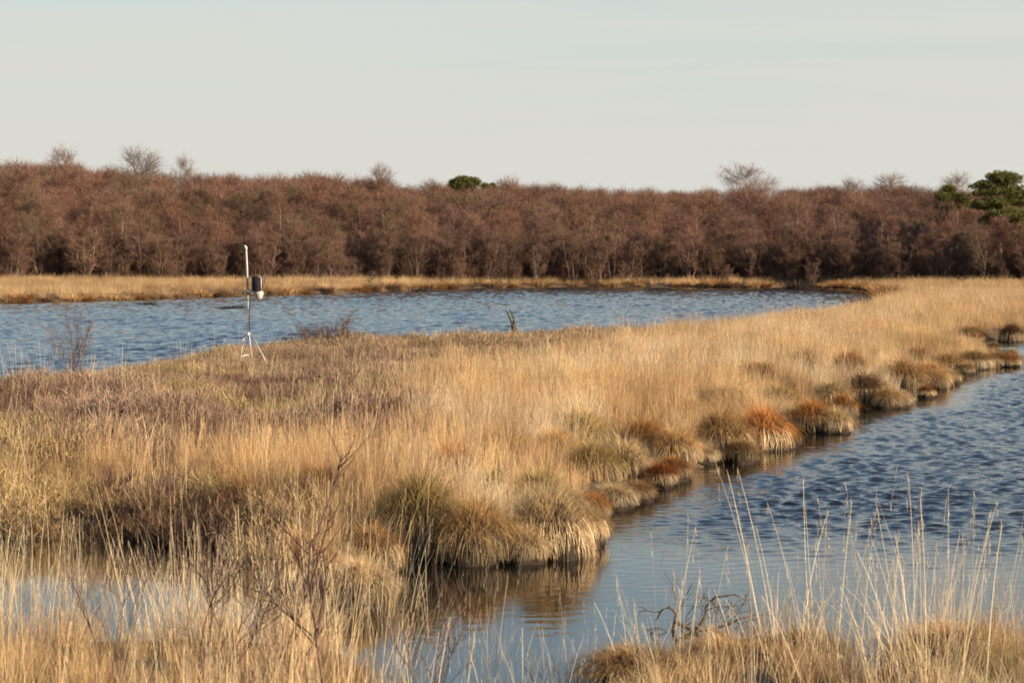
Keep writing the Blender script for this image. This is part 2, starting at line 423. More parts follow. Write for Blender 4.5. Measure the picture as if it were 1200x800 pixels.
# --- grass, culm and heath tufts
def grass_tuft(seed, n=70, h=(.35, .65), spread=.14, w=.0045, lean=.5, culms=7, ch=(.5, .82)):
    rng = np.random.default_rng(seed); g = Geo()
    az = rng.random(n) * 6.283; r = spread * np.sqrt(rng.random(n))
    base = np.stack([r * np.cos(az), r * np.sin(az), np.full(n, -.04)], -1)
    az2 = az + rng.normal(size=n) * .7
    L = rng.uniform(*h, n)
    blades(g, base, az2, rng.uniform(.02, .22, n), rng.uniform(.15, 1.0, n) * lean * 2, L, w * rng.uniform(.7, 1.4, n), 4, rng.uniform(-1.3, 1.3, n), 1.5)
    if culms:
        az = rng.random(culms) * 6.283; r = spread * .8 * np.sqrt(rng.random(culms))
        base = np.stack([r * np.cos(az), r * np.sin(az), np.full(culms, -.04)], -1)
        th0 = rng.uniform(0, .14, culms); th1 = th0 + rng.uniform(.0, .16, culms); Lc = rng.uniform(*ch, culms)
        tip = blades(g, base, az + rng.normal(size=culms) * .8, th0, th1, Lc, .0032, 4, rng.uniform(-1.5, 1.5, culms), 1.2, taper=.5)
        k = 7                                    # a narrow seed head on each culm
        up = np.repeat(tip, k, 0) - np.array([0, 0, 1]) * (np.tile(np.arange(k), culms) * .022)[:, None]
        a3 = rng.random(culms * k) * 6.283
        blades(g, up, a3, .15 + .25 * rng.random(culms * k), .3, rng.uniform(.03, .07, culms * k), .0034, 1, None, 1)
    return g.mesh('grass_tuft', [M_STRAW])
def culm_tuft(seed, n=7, ch=(.6, 1.2), spread=.30):
    rng = np.random.default_rng(seed); g = Geo()
    az = rng.random(n) * 6.283; r = spread * np.sqrt(rng.random(n))
    base = np.stack([r * np.cos(az), r * np.sin(az), np.full(n, -.05)], -1)
    th0 = np.abs(rng.normal(size=n)) * .15
    tip = blades(g, base, az + rng.normal(size=n), th0, th0 + rng.uniform(0, .3, n), rng.uniform(*ch, n), .0042, 6, rng.uniform(-1.5, 1.5, n), 1.6, taper=.45)
    k = 9
    up = np.repeat(tip, k, 0) - np.array([0, 0, 1]) * (np.tile(np.arange(k), n) * .026)[:, None]
    a3 = rng.random(n * k) * 6.283
    blades(g, up, a3, .12 + .3 * rng.random(n * k), .35, rng.uniform(.02, .06, n * k), .0026, 2, None, 1)
    q = n * 4                                    # leaves that start part way up and arch over
    az = rng.random(q) * 6.283; r = spread * np.sqrt(rng.random(q))
    base = np.stack([r * np.cos(az), r * np.sin(az), rng.uniform(-.04, .12, q)], -1)
    blades(g, base, az, rng.uniform(.05, .3, q), rng.uniform(.3, 1.5, q), rng.uniform(.25, .6, q), .004, 4, rng.uniform(-1.4, 1.4, q), 1.4)
    return g.mesh('culm_tuft', [M_STRAW])
def heath_tuft(seed, n=60, h=(.14, .32), spread=.17):
    rng = np.random.default_rng(seed); g = Geo()
    az = rng.random(n) * 6.283; r = spread * np.sqrt(rng.random(n)); L = rng.uniform(*h, n)
    A = np.stack([r * .5 * np.cos(az), r * .5 * np.sin(az), np.full(n, -.03)], -1)
    B = A + np.stack([np.cos(az) * r * 1.0 + rng.normal(size=n) * .04, np.sin(az) * r * 1.0 + rng.normal(size=n) * .04, L], -1)
    strips(g, A, B, .004, rng, 0, .06)
    k = 9
    s = rng.uniform(.35, 1.0, (n, k))
    A2 = (A[:, None] + (B - A)[:, None] * s[..., None]).reshape(-1, 3)
    B2 = A2 + rng.normal(size=A2.shape) * .03 + np.array([0, 0, .05])
    strips(g, A2, B2, .0055, rng, 0, .1)
    return g.mesh('heath_tuft', [M_HEATH])
G_TALL = [grass_tuft(100 + k) for k in range(7)]
G_LOW = [grass_tuft(130 + k, 80, (.18, .42), .13, .0045, .75, 2, (.4, .6)) for k in range(5)]
G_CULM = [culm_tuft(160 + k) for k in range(7)]
G_HEATH = [heath_tuft(190 + k) for k in range(6)]

GOLD = np.array([.73, .48, .245]); PALE = np.array([.83, .63, .40]); RUST = np.array([.34, .175, .065]); OLIVE = np.array([.23, .18, .06]); BROWN = np.array([.32, .185, .09])
def mixc_(a, b, t): return a * (1 - t)[:, None] + b * t[:, None]
def edge_x(y):                                # heath lies left of this line, tall grass right of it
    return np.interp(y, [20, 23, 26, 30, 36, 41, 45, 50, 57, 65, 75, 90], [-9, -4.2, -1.7, -1.5, -1.6, -.9, .8, 2.2, 3.5, 4.4, 3.4, 2.0])
def heathness(x, y):
    s = sstep(-1.0, 1.0, edge_x(y) - x + 2.6 * (fbm(x, y, 2.6, 55) - .5))
    return s * sstep(21.5, 25.5, y + 1.5 * (fbm(x, y, 1.4, 57) - .5)) * (1 - sstep(66, 74, y))

def candidates(x0, x1, y0, y1, dens, seed):
    rng = np.random.default_rng(seed); N = int((x1 - x0) * (y1 - y0) * dens)
    return rng.uniform(x0, x1, N), rng.uniform(y0, y1, N), rng
def in_view(x, y, m=1.6): return np.abs(x) < (y + 4) * (600 / F) + m

def lay(spec, fn):
    X, Y, S, T, RR = [], [], [], [], []
    for (x0, x1, y0, y1, dens, seed) in spec:
        x, y, rng = candidates(x0, x1, y0, y1, dens, seed)
        k = in_view(x, y); x, y = x[k], y[k]
        d = shore(x, y)
        p, s, t = fn(x, y, d, rng)
        k = rng.random(len(x)) < p
        X.append(x[k]); Y.append(y[k]); S.append(s[k]); T.append(t[k]); RR.append(rng.random(k.sum()) * 6.283)
    X, Y, S, T, RR = [np.concatenate(v) for v in (X, Y, S, T, RR)]
    return X, Y, ground_z(X, Y), S, RR, T

def gold_tint(x, y, rng):
    n1 = fbm(x, y, 2.2, 71); n2 = fbm(x, y, 0.9, 73)
    t = mixc_(np.tile(GOLD, (len(x), 1)), PALE, sstep(.5, .75, n1))
    t = mixc_(t, BROWN * 1.1, sstep(.47, .70, n2) * .65)
    t = mixc_(t, OLIVE, sstep(.62, .85, fbm(x, y, 1.3, 79)) * .6)
    return t * rng.uniform(.8, 1.15, len(x))[:, None]
def hollows(x, y):                              # openings in the tall grass: dark heather pockets, the mast's flat
    k = np.exp(-((x + 4.9) ** 2 / 1.6 + (y - 43.0) ** 2 / 4.0)) * 1.6
    for (a_, b_, r_) in ((215, 612, .55), (130, 606, .45), (268, 618, .45), (255, 556, .6), (10, 612, .4)):
        q = P(a_, b_, .15); k = k + 1.2 * np.exp(-(((x - q[0]) / r_) ** 2 + ((y - q[1] + .3) / (r_ * 1.6)) ** 2))
    return np.clip(k, 0, 1)
def tall_fn(x, y, d, rng):
    h = heathness(x, y)
    near = sstep(19.0, 17.0, y)                      # the near bank carries short grass
    p = (1 - h) * sstep(.3, .9, d) * (0.45 + .55 * sstep(.3, .5, fbm(x, y, 1.1, 61)))
    p = np.where(near > .5, sstep(0, .15, d) * (.22 + .6 * (x < 0)), p)
    p = np.maximum(p, .2 * (d > .4) * sstep(.5, .66, fbm(x, y, 1.7, 67)))
    p = np.maximum(p, .75 * (d > .25) * (d < 2.2) * (y > 40) * (y < 80) * sstep(.52, .68, fbm(x, y, 1.5, 63)))   # ragged lake edge
    s = rng.uniform(.75, 1.15, len(x)) * (.50 + .40 * sstep(.4, 2.4, d)) * np.where(h > .5, .75, 1.0)
    s = s * (1 - .30 * sstep(-.5, -3.0, x) * (y < 30) * .5) * np.where(near > .5, np.where(x > .4, .36, np.where(y > 14.0, .50, .66)), 1.0)
    p = p * (1 - hollows(x, y))
    s = s * (.60 + .85 * fbm(x, y, 1.1, 69)) * (1 - .45 * (x < -1.8) * (y < 24) * sstep(1.8, .5, d))
    k = 1 + .5 * sstep(35, 90, y)
    s3 = np.stack([s * k, s * k, s * (1 - .12 * sstep(40, 70, y))], -1)
    return p, s3, gold_tint(x, y, rng)
x, y, z, s, rz, t = lay([(-9, 12, 9.5, 22, 16, 1), (-10, 16, 22, 36, 17, 2), (-14, 22, 36, 62, 9, 3), (-5, 34, 62, 112, 4.5, 4)], tall_fn)
scatter('meadow_grass', G_TALL, x, y, z, s, rz, t, 'tall dry straw-coloured moor grass covering the bog', 'grass', seed=1)

def low_fn(x, y, d, rng):
    p = np.where(d > .02, .5 + .4 * sstep(1.2, .2, d), 0) * (1 - .75 * heathness(x, y)) * (1 - hollows(x, y))
    t = mixc_(gold_tint(x, y, rng), BROWN, sstep(.35, .7, fbm(x, y, .8, 81)) * .8)
    t = mixc_(t, OLIVE, sstep(.55, .75, fbm(x, y, 1.2, 83)) * .7)
    return p, rng.uniform(.7, 1.15, len(x)) * np.where((y > 16) & (x > -2.5), .55 + .45 * sstep(.1, 1.2, d), .8), t
x, y, z, s, rz, t = lay([(-9, 12, 9.5, 22, 12, 11), (-10, 16, 22, 36, 9, 12), (-14, 22, 36, 62, 4, 13), (5, 30, 62, 74, 3, 14), (10, 34, 100, 152, 1.2, 15)], low_fn)
scatter('short_grass', G_LOW, x, y, z, s, rz, t, 'short matted brown grass under the taller stalks', 'grass', seed=2)

def heath_fn(x, y, d, rng):
    hol = np.where(y < 26, hollows(x, y), 0); h = np.maximum(heathness(x, y), hol)
    h = np.maximum(h, .6 * (x < -1.9) * (y > 17) * (y < 24) * sstep(1.6, .4, d))
    p = sstep(.1, .3, d) * h
    n1 = fbm(x, y, 1.8, 91)
    t = mixc_(np.tile(np.array([.30, .195, .135]), (len(x), 1)), np.array([.34, .235, .11]), sstep(.45, .7, n1))
    t = mixc_(t, np.array([.23, .19, .07]), sstep(.55, .8, fbm(x, y, 2.4, 93)) * .8)
    t = mixc_(t, np.array([.15, .082, .058]), sstep(.48, .64, fbm(x, y, 1.1, 95)) * .85)
    t = mixc_(t, np.array([.46, .32, .15]), .8 * (y < 23.5))
    t = mixc_(t, np.array([.13, .07, .05]), hol * .85)
    t = mixc_(t, np.array([.36, .25, .15]), sstep(36, 48, y) * .5)
    s = rng.uniform(.7, 1.25, len(x)) * (.9 + .5 * sstep(.45, .68, fbm(x, y, 1.5, 99)) * sstep(41, 33, y) + .3 * sstep(.55, .7, fbm(x, y, 1.2, 98)) * (y > 49)); k = 1 + .4 * sstep(35, 60, y)
    fl = 1 - .7 * np.exp(-((x + 4.9) ** 2 / 1.2 + (y - 43.3) ** 2 / 3.0))
    return p, np.stack([s * k, s * k, s * fl], -1), t * rng.uniform(.75, 1.2, len(x))[:, None]
x, y, z, s, rz, t = lay([(-9, 3, 17, 36, 26, 21), (-14, 8, 36, 74, 13, 22)], heath_fn)
scatter('heather', G_HEATH, x, y, z, s, rz, t, 'low purple-brown heather and wiry heath left of the tall grass', 'heather', seed=3, tilt=.12)

def culm_fn(x, y, d, rng):
    left = sstep(1.2, -1.0, x)
    cl = np.exp(-((x - (340 - 600) / F * y) / .65) ** 2)       # a thicker stand of stalks
    p = sstep(.1, .4, d) * sstep(24.5, 20, y) * (.10 + .18 * left + .5 * cl * left)
    p = np.maximum(p, .05 * sstep(.2, .5, d) * (y >= 20) * (x < 0) * (.3 + 1.4 * sstep(.45, .65, fbm(x, y, 1.3, 97))))
    p = np.maximum(p, .16 * sstep(1.2, 2.2, d) * (y > 22) * (1 - heathness(x, y)))
    p = np.where((y < 17) & (x > 1.2), sstep(.0, .25, d) * .05, p)
    p = p * (1 - .8 * hollows(x, y))
    s = rng.uniform(.65, 1.05, len(x)) * np.where(y < 13.0, .80, 1.0) * np.where(y > 24, .82, 1.0)
    t = mixc_(np.tile(PALE, (len(x), 1)), GOLD, rng.random(len(x)))
    return p, s, t * rng.uniform(.8, 1.15, len(x))[:, None]
x, y, z, s, rz, t = lay([(-9, 12, 9.5, 20, 13, 31), (-12, 12, 20, 46, 6, 32)], culm_fn)
# stalks standing in the shallows of the pool
rng = np.random.default_rng(77)
def shallows(px0, px1, py0, py1, n, lo=.6, hi=.95):
    px, py = rng.uniform(px0, px1, n), rng.uniform(py0, py1, n)
    q = np.array([P(a_, b_) for a_, b_ in zip(px, py)])
    return q[:, 0], q[:, 1], rng.uniform(lo, hi, n)
ex = [shallows(-60, 300, 680, 775, 74, .4, .78), shallows(470, 720, 740, 900, 22, .35, .75), shallows(280, 470, 690, 790, 20, .5, .9), shallows(880, 1190, 762, 850, 10, .75, 1.05), shallows(720, 900, 775, 850, 4, .5, .9), shallows(1030, 1120, 770, 850, 7, .85, 1.2)]
for (a_, b_, n_) in ((130, 478, 9), (18, 470, 8), (240, 470, 4), (345, 505, 6)):    # bright clumps in the heath
    q = P(a_, b_, .2); ex.append((q[0] + rng.normal(size=n_) * .16, q[1] + rng.normal(size=n_) * .25, rng.uniform(.55, .8, n_)))
x2 = np.concatenate([q[0] for q in ex]); y2 = np.concatenate([q[1] for q in ex]); s2 = np.concatenate([q[2] for q in ex])
x = np.concatenate([x, x2]); y = np.concatenate([y, y2]); z = np.concatenate([z, np.maximum(ground_z(x2, y2), -.15)]); s = np.concatenate([s, s2])
rz = np.concatenate([rz, rng.random(len(x2)) * 6.283]); t = np.concatenate([t, PALE * rng.uniform(.8, 1.15, len(x2))[:, None]])
scatter('grass_stalks', G_CULM, x, y, z, s, rz, t, 'long thin pale grass stalks with narrow seed heads by the near bank', 'grass', seed=4, tilt=.07)

def far_fn(x, y, d, rng):
    edge = sstep(0, 1.0, d)
    p = edge * sstep(44 + 14 * (fbm(x, y, 9, 101) - .5), 30, d - 14 * sstep(5, -25, x)) * (.5 + .5 * sstep(.3, .5, fbm(x, y, 4, 103)))
    t = mixc_(np.tile(GOLD * .92, (len(x), 1)), BROWN, sstep(.42, .7, fbm(x, y, 3.0, 105)) * .8)
    s = rng.uniform(.8, 1.3, len(x))
    return p, np.stack([s * 1.5, s * 1.5, s * (.5 + .35 * fbm(x, y, 5, 107))], -1), t * rng.uniform(.8, 1.15, len(x))[:, None]
x, y, z, s, rz, t = lay([(-46, 46, 100, 178, 2.2, 41)], far_fn)
scatter('far_bank_grass', G_TALL, x, y, z, s, rz, t, 'strip of straw-coloured grass along the far shore', 'grass', seed=5)

# ------------------------------------------------------------------ birch wood
def birch(seed, h=7.0, stems=1, spread=1.0, low=.16, nb=30, twig_w=.0105):
    rng = np.random.default_rng(seed); gt, gc = Geo(), Geo()
    for s_ in range(stems):
        az0 = rng.random() * 6.283; off = (.12 if stems > 1 else 0) * rng.random(); hh = h * rng.uniform(.8, 1.0) if stems > 1 else h
        ln = rng.uniform(.02, .26) if stems > 1 else rng.uniform(0, .07)
        k = 9; sv = np.linspace(0, 1, k)
        wob = np.cumsum(rng.normal(size=(k, 2)) * .018 * h, 0)
        pts = np.stack([off * np.cos(az0) + np.cos(az0) * ln * hh * sv + wob[:, 0], off * np.sin(az0) + np.sin(az0) * ln * hh * sv + wob[:, 1], hh * sv - .1], -1)
        rr = (.0105 * h / (stems ** .35)) * (1 - sv) ** .85 + .008
        tube(gt, pts, rr, 6)
        n = nb // stems + 4
        A, B = [], []
        for q in range(n):
            f = low + (1 - low) * ((q + rng.random()) / n) ** .9 * .97
            p0 = np.array([np.interp(f, sv, pts[:, c]) for c in range(3)])
            az = q * 2.4 + rng.normal() * .5
            ln_b = spread * h * (.30 * (1 - f) ** .7 + .05) * rng.uniform(.75, 1.2)
            up = rng.uniform(.75, 1.25)
            d0 = np.array([math.cos(az), math.sin(az), up]); d0 /= np.linalg.norm(d0)
            m_ = 5; bp_ = [p0]
            for w_ in range(m_):
                d0 = d0 + rng.normal(size=3) * .16 + np.array([0, 0, .10]); d0 /= np.linalg.norm(d0)
                bp_.append(bp_[-1] + d0 * ln_b / m_)
            bp_ = np.array(bp_)
            tube(gc, bp_, np.linspace(.0035 * h * (1 - f) + .008, .005, m_ + 1), 4, cap=False)
            ns = 11
            for w_ in range(ns):
                fs = rng.uniform(.15, 1.0) * m_; i0 = min(int(fs), m_ - 1)
                q0 = bp_[i0] + (bp_[i0 + 1] - bp_[i0]) * (fs - i0)
                dd = (bp_[i0 + 1] - bp_[i0]); dd = dd / np.linalg.norm(dd) + rng.normal(size=3) * .55 + np.array([0, 0, .25]); dd /= np.linalg.norm(dd)
                q1 = q0 + dd * h * rng.uniform(.06, .13)
                A.append(q0); B.append(q1)
        A, B = np.array(A), np.array(B)
        strips(gc, A, B, twig_w * 1.3, rng, 0, .08)
        kk = 11
        f = rng.uniform(.2, 1.0, (len(A), kk))
        A2 = (A[:, None] + (B - A)[:, None] * f[..., None]).reshape(-1, 3)
        D2 = np.repeat(B - A, kk, 0); D2 /= np.linalg.norm(D2, axis=1)[:, None]
        D2 = D2 * .7 + rng.normal(size=A2.shape) * .5 + np.array([0, 0, .15])
        B2 = A2 + D2 / np.linalg.norm(D2, axis=1)[:, None] * (h * rng.uniform(.04, .085, len(A2)))[:, None]
        strips(gc, A2, B2, twig_w, rng, 0, .1)
    return gt, gc
def joined(gt, gc, name, mats):
    g = Geo()
    for V, Q_ in ((np.concatenate(gt.V), np.concatenate(gt.Q)),): g.add(V, Q_, 0)
    g.add(np.concatenate(gc.V), np.concatenate(gc.Q), 1)
    return g.mesh(name, mats)
BH = 7.0
BIRCH = [birch(300 + k, BH, 1 if k % 3 else 2, rng.uniform(.95, 1.25), .13 + .07 * (k % 2)) for k in range(7)]
SHRUB = [birch(330 + k, 3.4, 5, 1.0, .06, 14, .0075) for k in range(6)]
B_T = [g[0].mesh('birch_trunk', [M_BARK if k % 2 else M_BARKD]) for k, g in enumerate(BIRCH)]; B_C = [g[1].mesh('birch_crown', [M_TWIG]) for g in BIRCH]
S_T = [g[0].mesh('shrub_stems', [M_BARKD]) for g in SHRUB]; S_C = [g[1].mesh('shrub_crown', [M_TWIG]) for g in SHRUB]
MASS = [joined(*g, 'birch_kind', [M_BARKD, M_TWIGI]) for g in BIRCH]

TOPS = ([-300, 0, 70, 160, 250, 330, 400, 450, 520, 600, 700, 800, 860, 950, 1040, 1100, 1200, 1500], [201, 207, 206, 217, 221, 221, 219, 227, 229, 230, 235, 236, 234, 234, 229, 237, 239, 239])
def skyline_h(x, y):
    px = 600 + x / y * F
    return H + (HY - np.interp(px, *TOPS)) * y / F
def front_y(x): return np.interp(x, [-60, -36, -20, -6, 5, 14, 24, 32, 46], [151, 151, 153, 156, 157, 156.5, 152, 148, 146])
TW = [np.array([.205, .104, .074]), np.array([.19, .106, .080]), np.array([.215, .120, .082]), np.array([.18, .116, .075])]
def plant(name, tm, cm, x, y, h, base_h, col, label, cat, group, rng, trunk='trunk'):
    r = empty(name, (x, y, float(ground_z(np.array([x]), np.array([y]))[0]) - .05), rng.random() * 6.283)
    sc_ = h / base_h; w_ = sc_ * rng.uniform(1.05, 1.55); r.scale = (w_, w_, sc_)
    obj(trunk, tm, r)
    c = obj('crown', cm, r); c.color = (*col, 1)
    tag(r, label, cat, group)
    return r
def place_word(px):
    for lim, w_ in ((130, 'at the left end'), (245, 'left of the mast'), (340, 'behind the mast'), (500, 'between mast and skyline pine'),
                    (620, 'below the skyline pine'), (780, 'in mid shore'), (930, 'left of the dark bush'), (1060, 'right of the dark bush'), (9999, 'near the right-hand pines')):
        if px < lim: return w_
rng = np.random.default_rng(12)
# the front ranks, each tree its own
spots = []
tries = 0
while len(spots) < 165 and tries < 20000:
    tries += 1
    x = rng.uniform(-42, 42); y = float(front_y(x)) + rng.random() ** 1.3 * 17
    if all((x - a_) ** 2 + (y - b_) ** 2 > 1.7 ** 2 for a_, b_ in spots): spots.append((x, y))
for x, y in spots:
    px = 600 + x / y * F; back = (y - front_y(x)) / 17
    h = float(skyline_h(x, y)) * (.62 + .30 * back) * rng.uniform(.85, 1.1)
    k = int(rng.integers(7)); c = TW[int(rng.integers(4))] * rng.uniform(.85, 1.12)
    rank = 'front rank' if back < .5 else 'second rank'
    plant('birch_tree', B_T[k], B_C[k], x, y, h, BH, c, '%s %s%s bare birch, %s of the wood, %s' % ('tall' if h > 5.4 else 'low', 'pale-trunked' if k % 2 else 'dark-trunked', '' if k % 3 else ' twin-stemmed', rank, place_word(px)), 'tree', 'bare birches, %s, %s' % (rank, place_word(px)), rng)
# brushwood at the foot of the wood
for q in range(104):
    x = -41 + 82 * (q + rng.random()) / 104; y = float(front_y(x)) - 2.5 + rng.random() * 6
    px = 600 + x / y * F; k = int(rng.integers(6))
    hb = rng.uniform(1.5, 4.3)
    plant('birch_bush', S_T[k], S_C[k], x, y, hb, 3.4, np.array([.165, .095, .066]) * rng.uniform(.8, 1.2), '%s bare brown bush at the foot of the wood %s' % ('low' if hb < 2.2 else 'mid-sized' if hb < 2.9 else 'tall' if hb < 3.6 else 'very tall', place_word(px)), 'bush', 'bare bushes at the wood edge %s' % place_word(px), rng, 'stems')
# the depth of the wood
N = 1500
x = rng.uniform(-70, 70, N); y = front_y(x) + 15 + rng.random(N) * 78
k = np.abs(x) < y * .245 + 4; x, y = x[k], y[k]
h = skyline_h(x, y) * rng.uniform(.84, 1.05, len(x)) * np.interp(y - front_y(x) - 15, [0, 15, 70], [.9, .97, .97])
s = h / BH; t = np.array(TW)[rng.integers(0, 4, len(x))] * rng.uniform(.85, 1.12, len(x))[:, None]
scatter('birch_wood', MASS, x, y, ground_z(x, y) - .05, np.stack([s * 1.45, s * 1.45, s], -1), rng.random(len(x)) * 6.283, t, 'dense mass of bare reddish birches behind the front ranks', 'wood', tilt=.04, seed=9)
# brushwood under the trees
N = 420
MASSB = [joined(*g, 'brush_kind', [M_BARKD, M_TWIGI]) for g in SHRUB]
x = rng.uniform(-46, 46, N); y = front_y(x) - 1.5 + rng.random(N) * 20; s = rng.uniform(.45, 1.1, N)
x = np.concatenate([x, rng.uniform(-46, 46, 300)]); y = np.concatenate([y, front_y(x[420:]) - 3 + rng.random(300) * 9]); s = np.concatenate([s, rng.uniform(.3, 1.0, 300)]); N = len(x)
scatter('brushwood', MASSB, x, y, ground_z(x, y) - .05, np.stack([s * 1.2, s * 1.2, s], -1), rng.random(N) * 6.283, np.array([.165, .095, .066]) * rng.uniform(.8, 1.15, N)[:, None], 'tangled bare brushwood between the trunks of the birch wood', 'brushwood', tilt=.05, seed=10)
# trees that stand out against the sky
def lone(px, ytop, D, col, label, kind, w_=1.0, name='birch_tree'):
    x = (px - 600) / F * D; h = H + (HY - ytop - (4 if ytop < 220 else 0)) * D / F
    r = plant(name, B_T[kind], B_C[kind], x, D, h, BH, col, label, 'tree', None, rng)
    r.scale = (r.scale[2] * w_ * 1.15, r.scale[2] * w_ * 1.15, r.scale[2])
GREYT = np.array([.25, .195, .165])
lone(162, 190, 190, GREYT, 'greyish wide-topped bare tree rising above the skyline left of the mast', 1, 1.5)
lone(68, 187, 185, TW[1], 'tall thin birch top poking above the skyline near the left end', 2, .9)
lone(215, 198, 188, GREYT, 'slender grey bare treetop just right of the wide grey crown', 4, .7)
lone(875, 205, 200, GREYT * 1.15, 'pale grey round bare treetop standing above the right part of the wood', 5, 1.5)
lone(900, 216, 204, GREYT, 'smaller grey bare treetop beside the pale round one', 3, 1.0)
lone(985, 216, 198, GREYT, 'small rounded grey treetop between the pale crown and the pines', 0, .9)
lone(1040, 216, 185, TW[2], 'reddish birch top standing above the skyline left of the pines', 4, 1.1)
lone(600, 218, 190, TW[0], 'reddish birch top just right of the small skyline pine', 2, 1.0)
lone(1130, 216, 215, GREYT * 1.5, 'pale grey distant treetop between the two right-hand pines', 1, 1.4)
lone(432, 208, 180, TW[2], 'birch top standing a little above the skyline left of the small pine', 1, 1.0)

lone(1152, 272, 146.5, TW[3], 'low birch at the wood edge before the left side of the large pine', 2, 1.5)
lone(1176, 264, 147.5, TW[0], 'low birch at the wood edge hiding the trunk of the large pine', 2, 1.4)
lone(1198, 270, 146.0, TW[1], 'low birch at the wood edge before the right side of the large pine', 4, 1.5)
# ------------------------------------------------------------------ pines
def pine(px, ytop, D, clumps, label, base_low=0.5, seed=0):
    rng = np.random.default_rng(seed)
    X = (px - 600) / F * D; top = H + (HY - ytop) * D / F
    gz = float(ground_z(np.array([X]), np.array([D]))[0])
    r = empty('pine_tree', (X, D, gz - .05)); g = Geo(); gb = Geo(); gn_ = Geo()
    hh = top - gz
    k = 8; sv = np.linspace(0, 1, k)
    wob = np.cumsum(rng.normal(size=(k, 2)) * .05, 0); wob -= wob[0]
    pts = np.stack([wob[:, 0], wob[:, 1], sv * (hh - .25)], -1)
    tube(g, pts, .16 * (1 - sv) ** .7 + .02, 8)
    for (dx, z_, rx, rz_) in clumps:          # sideways offset, height above the water, half width, half thickness (m)
        z_ -= gz
        for c in range(3):
            cx = dx + rng.normal() * rx * .15; cy_ = rng.normal() * rx * .5; cz = z_ + rng.normal() * rz_ * .15
            f = np.clip((cz - .5) / hh, .05, .97); p0 = np.array([np.interp(f, sv, pts[:, q]) for q in range(3)])
            tip = np.array([cx, cy_, cz]); mid = (p0 + tip) / 2 + rng.normal(size=3) * .1
            tube(gb, [p0, mid, tip], [.045, .03, .012], 5, cap=False)
            n = int(110 * rx * (1 + rz_)) + 35        # sprays of needles
            u = rng.normal(size=(n, 3)); u /= np.linalg.norm(u, axis=1)[:, None]
            q = u * (rng.random(n) ** .45)[:, None] * np.array([rx * 1.12, rx * .9, rz_ * 1.2])
            q[:, 2] += .10 * rx * np.cos(q[:, 0] * 5 + c) * rng.random(n)
            sp = tip + q
            m_ = 16
            A = np.repeat(sp, m_, 0); dr = np.repeat(u, m_, 0) * .35 + rng.normal(size=(n * m_, 3)) * .55 + np.array([0, 0, .45])
            dr /= np.linalg.norm(dr, axis=1)[:, None]
            strips(gn_, A, A + dr * rng.uniform(.09, .2, n * m_)[:, None], .022, rng, 0, .05)
    t_ = obj('trunk', g.mesh('pine_trunk', [M_PBARK]), r)
    obj('branch', gb.mesh('pine_branches', [M_PBARK]), t_)
    obj('crown', gn_.mesh('pine_needles', [M_NEEDLE]), r)
    tag(r, label, 'tree')
def zz_(y, D): return H + (HY - y) * D / F
D = 150.0; px = lambda v: v * D / F
pine(1172, 200, D, [(px(0), zz_(207, D), px(17), px(5)), (px(10), zz_(210, D), px(16), px(5)), (px(-12), zz_(217, D), px(18), px(4)), (px(14), zz_(222, D), px(20), px(5)), (px(-16), zz_(225, D), px(14), px(3)),
      (px(24), zz_(233, D), px(18), px(6)), (px(-6), zz_(237, D), px(22), px(5)), (px(-20), zz_(241, D), px(12), px(4)), (px(8), zz_(250, D), px(24), px(6)), (px(-8), zz_(257, D), px(14), px(5)),
      (px(24), zz_(262, D), px(20), px(6)), (px(18), zz_(276, D), px(22), px(6)), (px(40), zz_(225, D), px(14), px(5)), (px(42), zz_(250, D), px(16), px(6))], 'large layered green pine at the right end of the wood', seed=3)
D = 163.0
pine(1113, 216, D, [(px(0), zz_(222, D), px(8), px(4)), (px(-8), zz_(230, D), px(10), px(5)), (px(8), zz_(231, D), px(12), px(5)), (px(14), zz_(238, D), px(10), px(4)), (px(-2), zz_(240, D), px(14), px(4))], 'smaller rounded pine just left of the large layered pine', seed=4)
D = 184.0
pine(545, 205, D, [(px(0), zz_(210, D), px(11), px(4)), (px(-8), zz_(213, D), px(9), px(4)), (px(9), zz_(212, D), px(8), px(4)), (px(0), zz_(217, D), px(16), px(4))], 'small round-topped pine alone above the middle of the skyline', seed=5)
D = 188.0
pine(572, 216, D, [(px(-4), zz_(218, D), px(4), px(3)), (px(5), zz_(218, D), px(3), px(3))], 'tiny dark pine tip right of the round skyline pine', seed=6)

